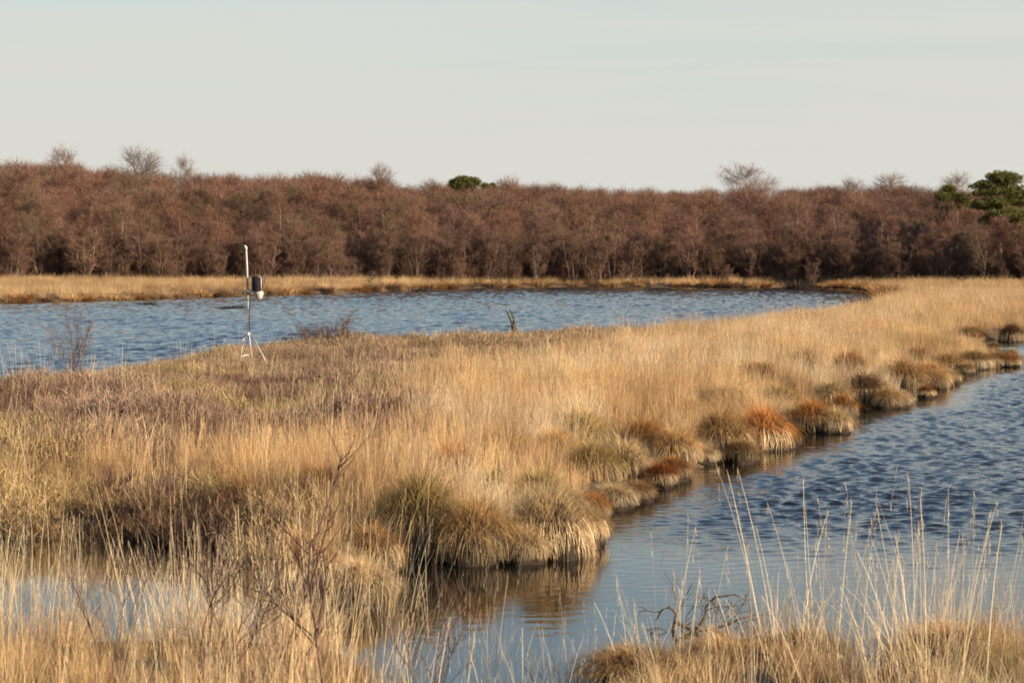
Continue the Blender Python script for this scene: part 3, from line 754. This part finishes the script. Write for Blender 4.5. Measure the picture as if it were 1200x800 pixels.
# ------------------------------------------------------------------ tussocks on the banks
def tussock_meshes(seed):
    rng = np.random.default_rng(seed)
    g = Geo()                                  # the peaty core, 0.8 m across, 0.42 m high
    k, n = 9, 18
    s = np.linspace(0, 1, k); an = np.linspace(0, 6.283, n, endpoint=False)
    prof = .30 * np.sqrt(np.clip(1 - (s * .98) ** 2.4, 0, 1)) * (1 - .08 * s)
    rad = prof[:, None] * (1 + .16 * np.sin(an * 3 + rng.random() * 6) + .10 * np.sin(an * 5 + rng.random() * 6))[None] * (1 + rng.normal(size=(k, n)) * .04)
    V = np.stack([rad * np.cos(an), rad * np.sin(an), np.repeat((s * .44 - .14)[:, None], n, 1)], -1).reshape(-1, 3)
    i, j = np.meshgrid(np.arange(k - 1), np.arange(n), indexing='ij'); j2 = (j + 1) % n
    g.add(V, np.stack([i * n + j, i * n + j2, (i + 1) * n + j2, (i + 1) * n + j], -1).reshape(-1, 4))
    core = g.mesh('tussock_core', [M_PEAT])
    g = Geo()                                  # last years' leaves, hanging pale round the sides
    N = 900
    az = rng.random(N) * 6.283; zt = rng.uniform(.02, .19, N); r = .24 + .07 * rng.random(N)
    base = np.stack([r * np.cos(az), r * np.sin(az), zt], -1)
    blades(g, base, az, rng.uniform(1.4, 2.2, N), rng.uniform(2.8, 3.2, N), zt + rng.uniform(-.05, .08, N), rng.uniform(.003, .006, N), 4, rng.normal(size=N) * .7, .5, taper=.4, waz=rng.normal(size=N) * .9)
    thatch = g.mesh('tussock_thatch', [M_THATCH])
    g = Geo()                                  # the living and fresh dead leaves, arching over the dome
    N = 1700
    az = rng.random(N) * 6.283; rr = .29 * np.sqrt(rng.random(N))
    base = np.stack([rr * np.cos(az), rr * np.sin(az), .28 - 2.0 * rr ** 2], -1)
    az2 = az + rng.normal(size=N) * .45
    th0 = .1 + rr / .29 * rng.uniform(.5, 1.3, N)
    blades(g, base, az2, th0, th0 + rng.uniform(.9, 2.3, N), np.where(rng.random(N) < .88, rng.uniform(.12, .25, N), rng.uniform(.25, .40, N)), rng.uniform(.003, .0055, N), 5, rng.uniform(-1, 1, N), 1.3)
    return core, thatch, g.mesh('tussock_blades', [M_TUSS])
TUS = [tussock_meshes(500 + k) for k in range(6)]
def tussock(px_, py_, w_px, col, label, group=None, hs=1.0, kind=None, rng=np.random.default_rng(3), back=.42, name='grass_tussock'):
    x, y = P(px_, py_); sc_ = w_px / F * y / .80
    y += back * sc_ * .5; x -= .10 * sc_
    r = empty(name, (x, y, max(.06, float(ground_z(np.array([x]), np.array([y]))[0]) - .05)), rng.random() * 6.283); r.scale = (sc_, sc_, sc_ * hs * (1.18 if py_ < 690 else 1))
    k = int(rng.integers(6)) if kind is None else kind
    obj('core', TUS[k][0], r); th = obj('thatch', TUS[k][1], r); th.color = (*((.56, .43, .28) if hs < .7 else np.array([.48, .34, .20]) * rng.uniform(.5, 1.15)), 1); b_ = obj('blades', TUS[k][2], r); b_.color = (*col, 1)
    tag(r, label, 'tussock', group)
    return r
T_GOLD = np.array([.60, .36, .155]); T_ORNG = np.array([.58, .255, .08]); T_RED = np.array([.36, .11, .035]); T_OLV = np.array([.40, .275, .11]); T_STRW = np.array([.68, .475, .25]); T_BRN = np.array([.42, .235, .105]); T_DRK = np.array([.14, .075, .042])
BANK = 'tussocks along the pool bank'
for a_ in [
    (660, 655, 120, T_STRW * .92, 'largest pale straw tussock bulging over the water at the bank corner', 1.12),
    (570, 662, 110, T_GOLD * .8, 'olive-gold tussock beside the largest straw tussock above its reflection', 1.1),
    (505, 655, 120, T_OLV, 'dark olive-topped tussock over the shadowed hollow of the bank', 1.35),
    (728, 598, 66, T_STRW * .8, 'low flat-topped pale stub of a tussock at the water, right of the largest', .62),
    (705, 575, 80, T_OLV * 1.1, 'olive tussock standing behind the low pale stub', 1.05),
    (742, 570, 78, T_STRW * .8, 'straw and olive tussock just left of the rust-red one', 1.15),
    (780, 572, 48, T_RED, 'small rust-red tussock dipping into the water', .85),
    (765, 545, 70, T_ORNG * .85, 'orange-brown tussock behind the rust-red one', 1.05),
    (800, 548, 72, T_GOLD, 'golden tussock with pale thatched foot, right of the rust-red one', .95),
    (828, 545, 52, T_STRW, 'pale thatched stub beside the golden tussock', .65),
    (858, 540, 84, T_GOLD * .78, 'bushy olive-gold tussock at the middle of the pool bank', 1.15),
    (905, 528, 80, T_ORNG, 'orange tussock right of the bushy olive-gold one', 1.0),
    (935, 505, 44, T_STRW * 1.05, 'small bleached stub between the two orange tussocks', .8),
    (962, 507, 62, T_ORNG * 1.05, 'round bright orange tussock bulging into the pool', .95),
    (925, 490, 66, T_OLV * 1.2, 'olive tussock behind the round orange one', .9),
    (985, 478, 56, T_STRW * .9, 'straw tussock left of the dark shaded tussock', .9),
    (1025, 476, 66, T_DRK * 1.2, 'dark brown shaded tussock in the notch of the bank', .9),  # its shade is put into the dark blade colour
    (1056, 478, 48, T_STRW, 'low pale tussock at the water right of the dark one', .55),
    (1070, 458, 62, T_BRN, 'brown tussock above the low pale one', .95),
    (1100, 455, 56, T_GOLD * .9, 'golden-brown tussock where the bank turns towards the far inlet', .9),
    (1085, 437, 52, T_BRN * 1.1, 'brown tussock further back from the golden-brown one', .9),
    (1120, 438, 50, T_GOLD * .85, 'gold tussock at the root of the narrow tongue', .8),
    (1150, 433, 54, T_GOLD * .8, 'flat tussock in the middle of the narrow tongue', .65),
    (1178, 430, 44, T_BRN * 1.25, 'tussock at the tip of the narrow tongue', .6),
    (1118, 412, 46, T_BRN, 'brown tussock above the tongue at the inlet', .8),
    (1148, 400, 40, T_GOLD * .75, 'small gold tussock at the head of the inlet', .75),
    (1192, 401, 36, T_DRK, 'dark peaty hummock at the right edge by the inlet', .95),
    (1225, 400, 44, T_BRN, 'brown tussock beyond the dark hummock at the picture edge', .8),
    (432, 712, 96, T_STRW * .95, 'straw tussock standing in the left pool with thatched foot', .95),
    (365, 700, 110, T_GOLD, 'tall golden tussock behind the one standing in the left pool', 1.3),
    (445, 672, 84, T_BRN * 1.2, 'brown tussock at the left side of the shadowed hollow', 1.0),
    (880, 808, 170, T_GOLD * .95, 'broad golden-brown mound of grass on the near bank', .45),
    (960, 790, 120, T_GOLD * .85, 'golden grass mound right of the broad one on the near bank', .5),
    (1150, 800, 190, T_GOLD * .9, 'golden grass mound at the bottom right corner', .55),
    (760, 818, 150, T_GOLD * .8, 'low golden mound at the bottom edge below the dead branches', .6),
    (300, 632, 110, T_BRN, 'brown tussock beside the dark hollow among the left stalks', 1.0),
    (390, 622, 100, T_ORNG * .75, 'orange-brown tussock between the left stalks and the olive one', 1.0),
    ]:
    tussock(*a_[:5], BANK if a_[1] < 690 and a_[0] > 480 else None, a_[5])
# low tussocks standing behind the bank line
rng = np.random.default_rng(44)
cols = [T_GOLD, T_STRW * .9, T_BRN, T_ORNG * .8, T_OLV * 1.2]
hues = ['golden', 'straw-pale', 'brown', 'orange', 'olive']
def bank_word(px_):
    for lim, w_ in ((600, 'behind the bank corner'), (720, 'by the largest straw tussock'), (800, 'near the rust-red tussock'), (880, 'near the bushy mid-bank tussock'), (985, 'near the round orange tussock'), (1075, 'near the dark shaded tussock'), (9999, 'by the narrow tongue')):
        if px_ < lim: return w_
for (px_, py_) in [(640, 605), (585, 610), (540, 600), (690, 545), (725, 525), (770, 520), (815, 510), (865, 500), (900, 470), (950, 458), (1005, 452), (1040, 437), (600, 570), (660, 560)]:
    tussock(px_, py_, rng.uniform(.7, 1.0) * 6800 / 3.0 / (7036 / (py_ - 290)) * 1.1, cols[q5 := int(rng.integers(5))], '%s tussock half sunk in tall grass behind the pool bank, %s' % (hues[q5], bank_word(px_)), 'half sunk tussocks behind the pool bank', .95, rng=rng)
# small tussocks fringing the water between the large ones
edge = np.array(POOL[3:25]); cum = np.concatenate([[0], np.cumsum(np.linalg.norm(np.diff(edge, axis=0), axis=1))])
f = 0.2
while f < cum[-1]:
    x, y = np.interp(f, cum, edge[:, 0]), np.interp(f, cum, edge[:, 1]) + rng.uniform(-.05, .2)
    w_ = rng.uniform(.35, .62)
    tussock(600 + x / y * F, HY + H * F / y, w_ * F / y, cols[q5 := int(rng.integers(5))] * rng.uniform(.75, 1.0), 'small %s tussock fringing the pool edge, %s' % (hues[q5], bank_word(600 + x / y * F)), 'small tussocks fringing the pool edge', rng.uniform(.7, 1.05), rng=rng, back=.2)
    f += rng.uniform(1.2, 2.2) * (1 + .02 * (y - 20))
# far shore row: too small to show parts
def small_tussock(seed):
    rng = np.random.default_rng(seed); g = Geo(); N = 260
    az = rng.random(N) * 6.283; rr = .3 * np.sqrt(rng.random(N))
    base = np.stack([rr * np.cos(az), rr * np.sin(az), np.full(N, .0)], -1)
    th0 = rr / .3 * rng.uniform(.2, .8, N)
    blades(g, base, az, th0, th0 + rng.uniform(.5, 1.8, N), rng.uniform(.3, .6, N), .013, 4, rng.uniform(-1, 1, N), 1.3)
    k, n = 5, 10; s = np.linspace(0, 1, k); an = np.linspace(0, 6.283, n, endpoint=False)
    rad = (.34 * np.sqrt(1 - (s * .97) ** 2))[:, None] * (1 + rng.normal(size=(k, n)) * .08)
    V = np.stack([rad * np.cos(an), rad * np.sin(an), np.repeat((s * .3 - .12)[:, None], n, 1)], -1).reshape(-1, 3)
    i, j = np.meshgrid(np.arange(k - 1), np.arange(n), indexing='ij'); j2 = (j + 1) % n
    g.add(V, np.stack([i * n + j, i * n + j2, (i + 1) * n + j2, (i + 1) * n + j], -1).reshape(-1, 4), 1)
    return g.mesh('small_tussock', [M_TUSS, M_PEAT])
SMALL = [small_tussock(600 + k) for k in range(4)]
far = np.array([P(*q) for q in [(-40, 355.4), (0, 355), (130, 352), (240, 348), (350, 344.5), (480, 340), (520, 338), (690, 335.6), (740, 336), (880, 337), (940, 336.2), (1000, 338)]] + [(22.0, 143), (20.8, 128), (18, 110)])
cum = np.concatenate([[0], np.cumsum(np.linalg.norm(np.diff(far, axis=0), axis=1))])
for q in range(92):
    f = cum[-1] * (q + rng.random() * .8) / 92
    x, y = np.interp(f, cum, far[:, 0]), np.interp(f, cum, far[:, 1]) + rng.random() * 1.0
    o = obj('grass_tussock', SMALL[int(rng.integers(4))]); o.location = (x, y, 0); sc_ = rng.uniform(.8, 1.9); o.scale = (sc_ * 1.2, sc_, sc_ * rng.uniform(.6, .95)); o.rotation_euler = (0, 0, rng.random() * 6.28)
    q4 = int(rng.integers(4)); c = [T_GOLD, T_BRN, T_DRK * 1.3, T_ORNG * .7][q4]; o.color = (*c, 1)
    px_ = 600 + x / y * F
    tag(o, 'small %s tussock in the row lining the far shore %s' % (['golden', 'brown', 'dark', 'russet'][q4], place_word(px_)), 'tussock', 'far shore tussocks %s' % place_word(px_))
# low islets and clumps out in the lake
for (px_, py_, w_, hs, lab) in [(172, 357, 30, .35, 'low grey-brown islet of grass in the lake left of the mast'), (272, 361, 44, .22, 'flat dark mud islet just left of the mast in the lake'), (492, 341.5, 26, .5, 'low dark clump in the water by the far shore, middle left'),
                               (622, 342, 9, .8, 'small dark clump in the water, left of a close pair'), (632, 342, 9, .8, 'small dark clump in the water, right of a close pair'), (935, 338, 46, .55, 'dark peaty hummock below the dark waterside bush')]:
    x, y = P(px_, py_); sc_ = w_ / F * y / .9
    o = obj('islet', SMALL[int(rng.integers(4))]); o.location = (x, y, -0.03); o.scale = (sc_, sc_ * 1.6, sc_ * hs); o.color = (.12, .085, .055, 1)
    tag(o, lab, 'islet')

# ------------------------------------------------------------------ twiggy plants
def grow(g, rng, p, d, L, r, depth, kids, wander=.12, up=.06, sides=5, m=0, ang=.6, shrink=.62, tips=None):
    n = 6; pts = [np.array(p, float)]; d = np.array(d, float); d /= np.linalg.norm(d)
    for _ in range(n):
        d = d + rng.normal(size=3) * wander + np.array([0, 0, up]); d /= np.linalg.norm(d)
        pts.append(pts[-1] + d * L / n)
    pts = np.array(pts)
    tube(g, pts, np.linspace(r, r * .45, n + 1), sides, m, cap=depth == 0)
    if tips is not None and depth == 0: tips.append((pts[-1], d))
    if depth > 0:
        for c in range(kids):
            f = rng.uniform(.3, 1.0) * n; i0 = min(int(f), n - 1); q = pts[i0] + (pts[i0 + 1] - pts[i0]) * (f - i0)
            dd = pts[i0 + 1] - pts[i0]; dd = dd / np.linalg.norm(dd); s_ = rng.normal(size=3); s_ -= s_.dot(dd) * dd; s_ /= np.linalg.norm(s_)
            grow(g, rng, q, dd + s_ * ang * rng.uniform(.6, 1.5), L * shrink * rng.uniform(.6, 1.1), r * .55, depth - 1, kids, wander, up, max(3, sides - 1), m, ang, shrink, tips)
def shrub(name, px_, py_, h, stems, depth, kids, r, mat, label, seed, lean=.25, cat='shrub', z0=None, ang=.6):
    rng = np.random.default_rng(seed); x, y = P(px_, py_, .12 if z0 is None else z0)
    z = float(ground_z(np.array([x]), np.array([y]))[0])
    e_ = empty(name, (x, y, z - .03))
    for s_ in range(stems):
        g = Geo(); az = rng.random() * 6.283
        grow(g, rng, (math.cos(az) * .03 * (stems > 1), math.sin(az) * .03 * (stems > 1), 0), (math.cos(az) * lean * rng.uniform(.3, 1.5), math.sin(az) * lean * rng.uniform(.3, 1.5), 1), h * rng.uniform(.7, 1.0), r * rng.uniform(.7, 1.0), depth, kids, ang=ang)
        obj('stem', g.mesh(name + '_stem', [mat]), e_)
    tag(e_, label, cat)
    return e_
shrub('bare_shrub', 232, 822, 1.0, 5, 2, 6, .0062, M_SHRUB, 'leafless red-brown shrub with many twigs at the bottom left', 11, .45)
shrub('bare_shrub', 384, 822, 1.25, 1, 2, 8, .013, M_SHRUB, 'single thick upright dark stem with side twigs among the stalks', 12, .05)
shrub('bare_shrub', 318, 818, .85, 4, 2, 5, .0055, M_SHRUB, 'small wiry shrub between the red-brown shrub and the upright stem', 13, .4)
shrub('bare_shrub', 492, 816, .8, 4, 2, 5, .005, M_SHRUB, 'thin dark shrub at the bottom edge before the open water', 14, .4)
shrub('bare_shrub', 560, 815, .45, 5, 2, 5, .004, M_DEAD, 'low tangle of fine twigs at the water left of the bottom centre', 15, .8)
shrub('bare_shrub', 655, 790, .45, 9, 2, 6, .005, M_DEAD, 'low spreading twig tangle left of the dead branches', 16, 1.1)
shrub('bare_shrub', 130, 815, .8, 3, 2, 5, .005, M_SHRUB, 'spindly twig shrub at the far bottom left', 17, .4)
shrub('birch_sapling', 86, 457, 1.0, 5, 2, 10, .0055, M_SHRUB, 'reddish leafless sapling against the lake at the left', 18, .08, 'sapling', ang=.45)
shrub('birch_sapling', 812, 381, 1.1, 3, 2, 4, .012, M_DEAD, 'thin dark sapling standing at the lake edge behind the grass', 19, .5, 'sapling')
shrub('heather_bush', 425, 446, .55, 6, 2, 6, .008, M_SHRUB, 'dark red-brown twiggy bush in the heath right of the mast', 20, .7, 'bush')
shrub('heather_bush', 392, 420, .62, 12, 2, 8, .011, M_SHRUB, 'low dark russet bush on the lake edge right of the mast', 21, 1.1, 'bush')
shrub('heather_bush', 366, 421, .55, 10, 2, 8, .010, M_SHRUB, 'smaller dark russet bush left of the other at the lake edge', 22, 1.1, 'bush')
shrub('heather_bush', 215, 606, .42, 9, 2, 7, .006, M_SHRUB, 'dark purplish heather bush in the hollow among the left stalks', 23, .8, 'bush')
shrub('heather_bush', 130, 600, .36, 8, 2, 7, .006, M_SHRUB, 'dark heather bush left of the purplish one among the stalks', 24, .8, 'bush')
shrub('heather_bush', 255, 548, .42, 10, 2, 7, .006, M_SHRUB, 'dark heather bush in the middle of the left heath', 25, .8, 'bush')
# the dark bush by the far shore
xb, yb = P(938, 334.5)
plant('birch_bush', S_T[1], S_C[1], xb, yb + 2.0, 1.9, 3.4, np.array([.055, .035, .026]), 'dark dense bush at the waterside below the right part of the wood', 'bush', None, rng, 'stems')
for (px_, py_, hb, lab) in [(872, 335.0, 1.1, 'low dark scrub at the waterside left of the dark dense bush'), (905, 334.6, 1.3, 'dark scrub touching the left side of the dark dense bush'), (968, 335, 1.2, 'dark scrub right of the dark dense waterside bush'), (722, 334.4, 1.0, 'low dark scrub on the far shore in the middle'), (430, 340.5, .9, 'low dark scrub on the far shore between mast and stump'), (1040, 335.5, 1.5, 'brown scrub where the far shore meets the grassy spit')]:
    xs_, ys_ = P(px_, py_)
    plant('birch_bush', S_T[2], S_C[2], xs_, ys_ + 2.5, hb, 3.4, np.array([.10, .062, .045]), lab, 'bush', None, rng, 'stems').scale[0] *= 1.8
# dead branches lying in the water by the near bank
rng = np.random.default_rng(61)
x, y = P(798, 740)
db = empty('dead_branch', (x, y, -.02)); db.scale = (.85, .85, .82)
g = Geo()
tube(g, [(-.08, 0, -.05), (-.05, .02, .08), (-.03, .03, .17), (-.09, .0, .23), (-.15, -.02, .21), (-.20, 0, .12)], [.016, .017, .015, .012, .009, .005], 6)
tube(g, [(-.05, .02, .1), (.06, 0, .06), (.12, .02, .0), (.14, 0, -.06)], [.016, .018, .016, .014], 6)
tube(g, [(.10, 0, .0), (.19, .05, .13), (.20, .03, .22), (.27, 0, .31), (.42, -.05, .34), (.56, -.04, .28)], [.014, .013, .011, .009, .007, .004], 6)
tube(g, [(.12, .05, .02), (.25, .1, .03), (.36, .08, .06), (.47, .02, .13), (.62, 0, .16)], [.013, .012, .011, .008, .004], 6)
obj('limb', g.mesh('dead_limb', [M_DEAD]), db)
for base, d, L, r in [((-.05, 0, .12), (-.02, 0, 1), .40, .005), ((-.03, .02, .15), (.2, 0, 1), .42, .004), ((-.15, 0, .2), (-1, 0, .05), .2, .005), ((.2, 0, .2), (.8, 0, .8), .3, .005), ((.36, .05, .06), (.3, 0, 1), .25, .005),
                      ((.1, 0, .05), (.5, 0, .9), .3, .005), ((.3, 0, .05), (1, 0, .5), .3, .005), ((-.1, 0, .02), (-.8, .1, .5), .22, .005), ((.45, 0, .1), (.8, 0, -.1), .3, .004), ((.25, .1, .05), (-.4, 0, .9), .28, .005)] + [((float(rng.uniform(-.2, .55)), float(rng.normal() * .08), float(rng.uniform(-.02, .15))), tuple(rng.normal(size=3) + np.array([0, 0, .5])), float(rng.uniform(.15, .32)), .0045) for _ in range(16)]:
    g = Geo(); grow(g, rng, base, d, L, r, 1, 4, .2, .0, 5, 0, .7); obj('twig', g.mesh('dead_twig', [M_DEAD]), db)
tag(db, 'tangled dead branch sticking out of the shallow water by the near bank', 'branch')
# leaning stump at the lake edge
x, y = P(614, 401, .25); zb = float(ground_z(np.array([x]), np.array([y]))[0])
st = empty('tree_stump', (x, y, zb - .05)); s1 = 1.5 * y / F
g = Geo(); tube(g, [(.08, 0, 0), (.02, 0, 9 * s1), (-5 * s1, 0, 22 * s1), (-9 * s1, 0, 31 * s1)], [.12, .105, .08, .06], 9); obj('trunk', g.mesh('stump_trunk', [M_LICHEN]), st)
g = Geo(); tube(g, [(-7 * s1, .02, 27 * s1), (-11 * s1, 0, 36 * s1), (-13.5 * s1, 0, 42 * s1)], [.035, .03, .02], 7); obj('broken_limb', g.mesh('stump_limb', [M_LICHEN]), st)
g = Geo(); tube(g, [(-7 * s1, -.02, 27 * s1), (-8 * s1, 0, 36 * s1), (-11 * s1, 0, 43 * s1)], [.03, .026, .015], 7); obj('broken_limb', g.mesh('stump_limb', [M_LICHEN]), st)
tag(st, 'short leaning mossy stump with forked broken top at the lake edge', 'stump')

# ------------------------------------------------------------------ weather station
DW = 44.2; u = DW / F                       # metres to one pixel out there
wx = (291 - 600) * u
ws = empty('weather_station', (wx, DW, .0))
def wz(py): return H - (py - HY) * u
def wxp(px_): return (px_ - 291) * u
g = Geo(); tube(g, [(0, 0, wz(398)), (0, 0, wz(370)), (-.5 * u, 0, wz(340))], [.015, .015, .015], 12); obj('lower_mast', g.mesh('lower_mast', [M_GALV]), ws)
g = Geo(); tube(g, [(-.6 * u, 0, wz(344)), (-1.5 * u, 0, wz(315)), (-2.6 * u, 0, wz(291))], [.02, .02, .018], 12); um = obj('upper_mast', g.mesh('upper_mast', [M_WHITE]), ws)
g = Geo(); tube(g, [(-2.5 * u, 0, wz(292.5)), (-3.0 * u, 0, wz(290)), (-4.6 * u, 0, wz(287.5))], [.03, .033, .02], 10); obj('sensor_cap', g.mesh('sensor_cap', [M_WHITE]), um)
g = Geo(); tube(g, [(0, 0, wz(394)), (0, 0, wz(390))], [.042, .042], 12); obj('collar', g.mesh('tripod_collar', [M_GALV]), ws)
def leg(px0, py0, px1, z1, dy):
    g = Geo(); tube(g, [(wxp(px0), dy * .06, wz(py0)), (wxp(px1), dy, z1)], [.014, .014], 8)
    l_ = obj('leg', g.mesh('tripod_leg', [M_WHITE]), ws)
    g = Geo(); tube(g, [(wxp(px1), dy, z1 + .012), (wxp(px1), dy, z1 - .015)], [.06, .065], 10); obj('foot', g.mesh('tripod_foot', [M_GALV]), l_)
leg(286.5, 392, 278.5, .30, .15)
leg(295, 392, 320, .30, -.55)
leg(291.5, 392, 293, .30, .45)
g = Geo(); tube(g, [(wxp(281.5), .1, wz(418)), (wxp(287), .25, wz(416.5)), (wxp(292.7), .35, wz(417.5))], [.016, .016, .016], 6); obj('brace', g.mesh('tripod_brace', [M_WHITE]), ws)
g = Geo(); tube(g, [(-2 * u, -.02, wz(341)), (5 * u, -.03, wz(343.5)), (17 * u, -.03, wz(341.5))], [.03, .032, .03], 8); obj('bracket', g.mesh('gauge_bracket', [M_WHITE]), ws)
# rain gauge: rimmed dark canister with a pale highlight strip, on a white funnel-shaped foot
g = Geo(); tube(g, [(0, 0, wz(341)), (0, 0, wz(340)), (0, 0, wz(325)), (0, 0, wz(323.5)), (0, 0, wz(323))], [.095, .107, .107, .112, .10], 24)
cn_ = obj('canister', g.mesh('gauge_canister', [M_BLACK]), ws); cn_.location = (10.5 * u, -.02, 0)
g = Geo(); tube(g, [(0.085, -.088, wz(339)), (0.085, -.088, wz(325))], [.014, .014], 6); obj('strip', g.mesh('canister_highlight', [M_WHITE]), cn_)  # sun highlight on the canister's right side, modelled as a pale strip
g = Geo(); tube(g, [(.14, -.03, wz(331)), (.15, -.03, wz(323.5))], [.013, .013], 6); obj('bird_spike', g.mesh('canister_spike', [M_DEAD]), cn_)
g = Geo(); tube(g, [(0, 0, wz(342)), (0, 0, wz(344)), (0, 0, wz(349)), (0, 0, wz(351))], [.085, .085, .06, .035], 20); fn_ = obj('funnel', g.mesh('gauge_funnel', [M_WHITE]), ws); fn_.location = (13 * u, -.03, 0)
g = Geo(); tube(g, [(-4.5 * u, -.02, wz(345)), (-4.5 * u, -.02, wz(340))], [.03, .03], 8); obj('clamp', g.mesh('mast_clamp', [M_DEAD]), ws)
g = Geo(); tube(g, [(.03, -.02, wz(339)), (.05, -.03, wz(352)), (.022, -.02, wz(364)), (.024, -.02, wz(388))], .007, 5); obj('cable', g.mesh('sensor_cable', [M_BLACK]), ws)
for py_ in (352, 364, 380):
    g = Geo(); tube(g, [(-.2 * u, 0, wz(py_)), (-.2 * u, 0, wz(py_ - 1.2))], .024, 8); obj('cable_tie', g.mesh('cable_tie', [M_DEAD]), ws)
tag(ws, 'white tripod weather station with a dark rain gauge on its mast', 'weather station')
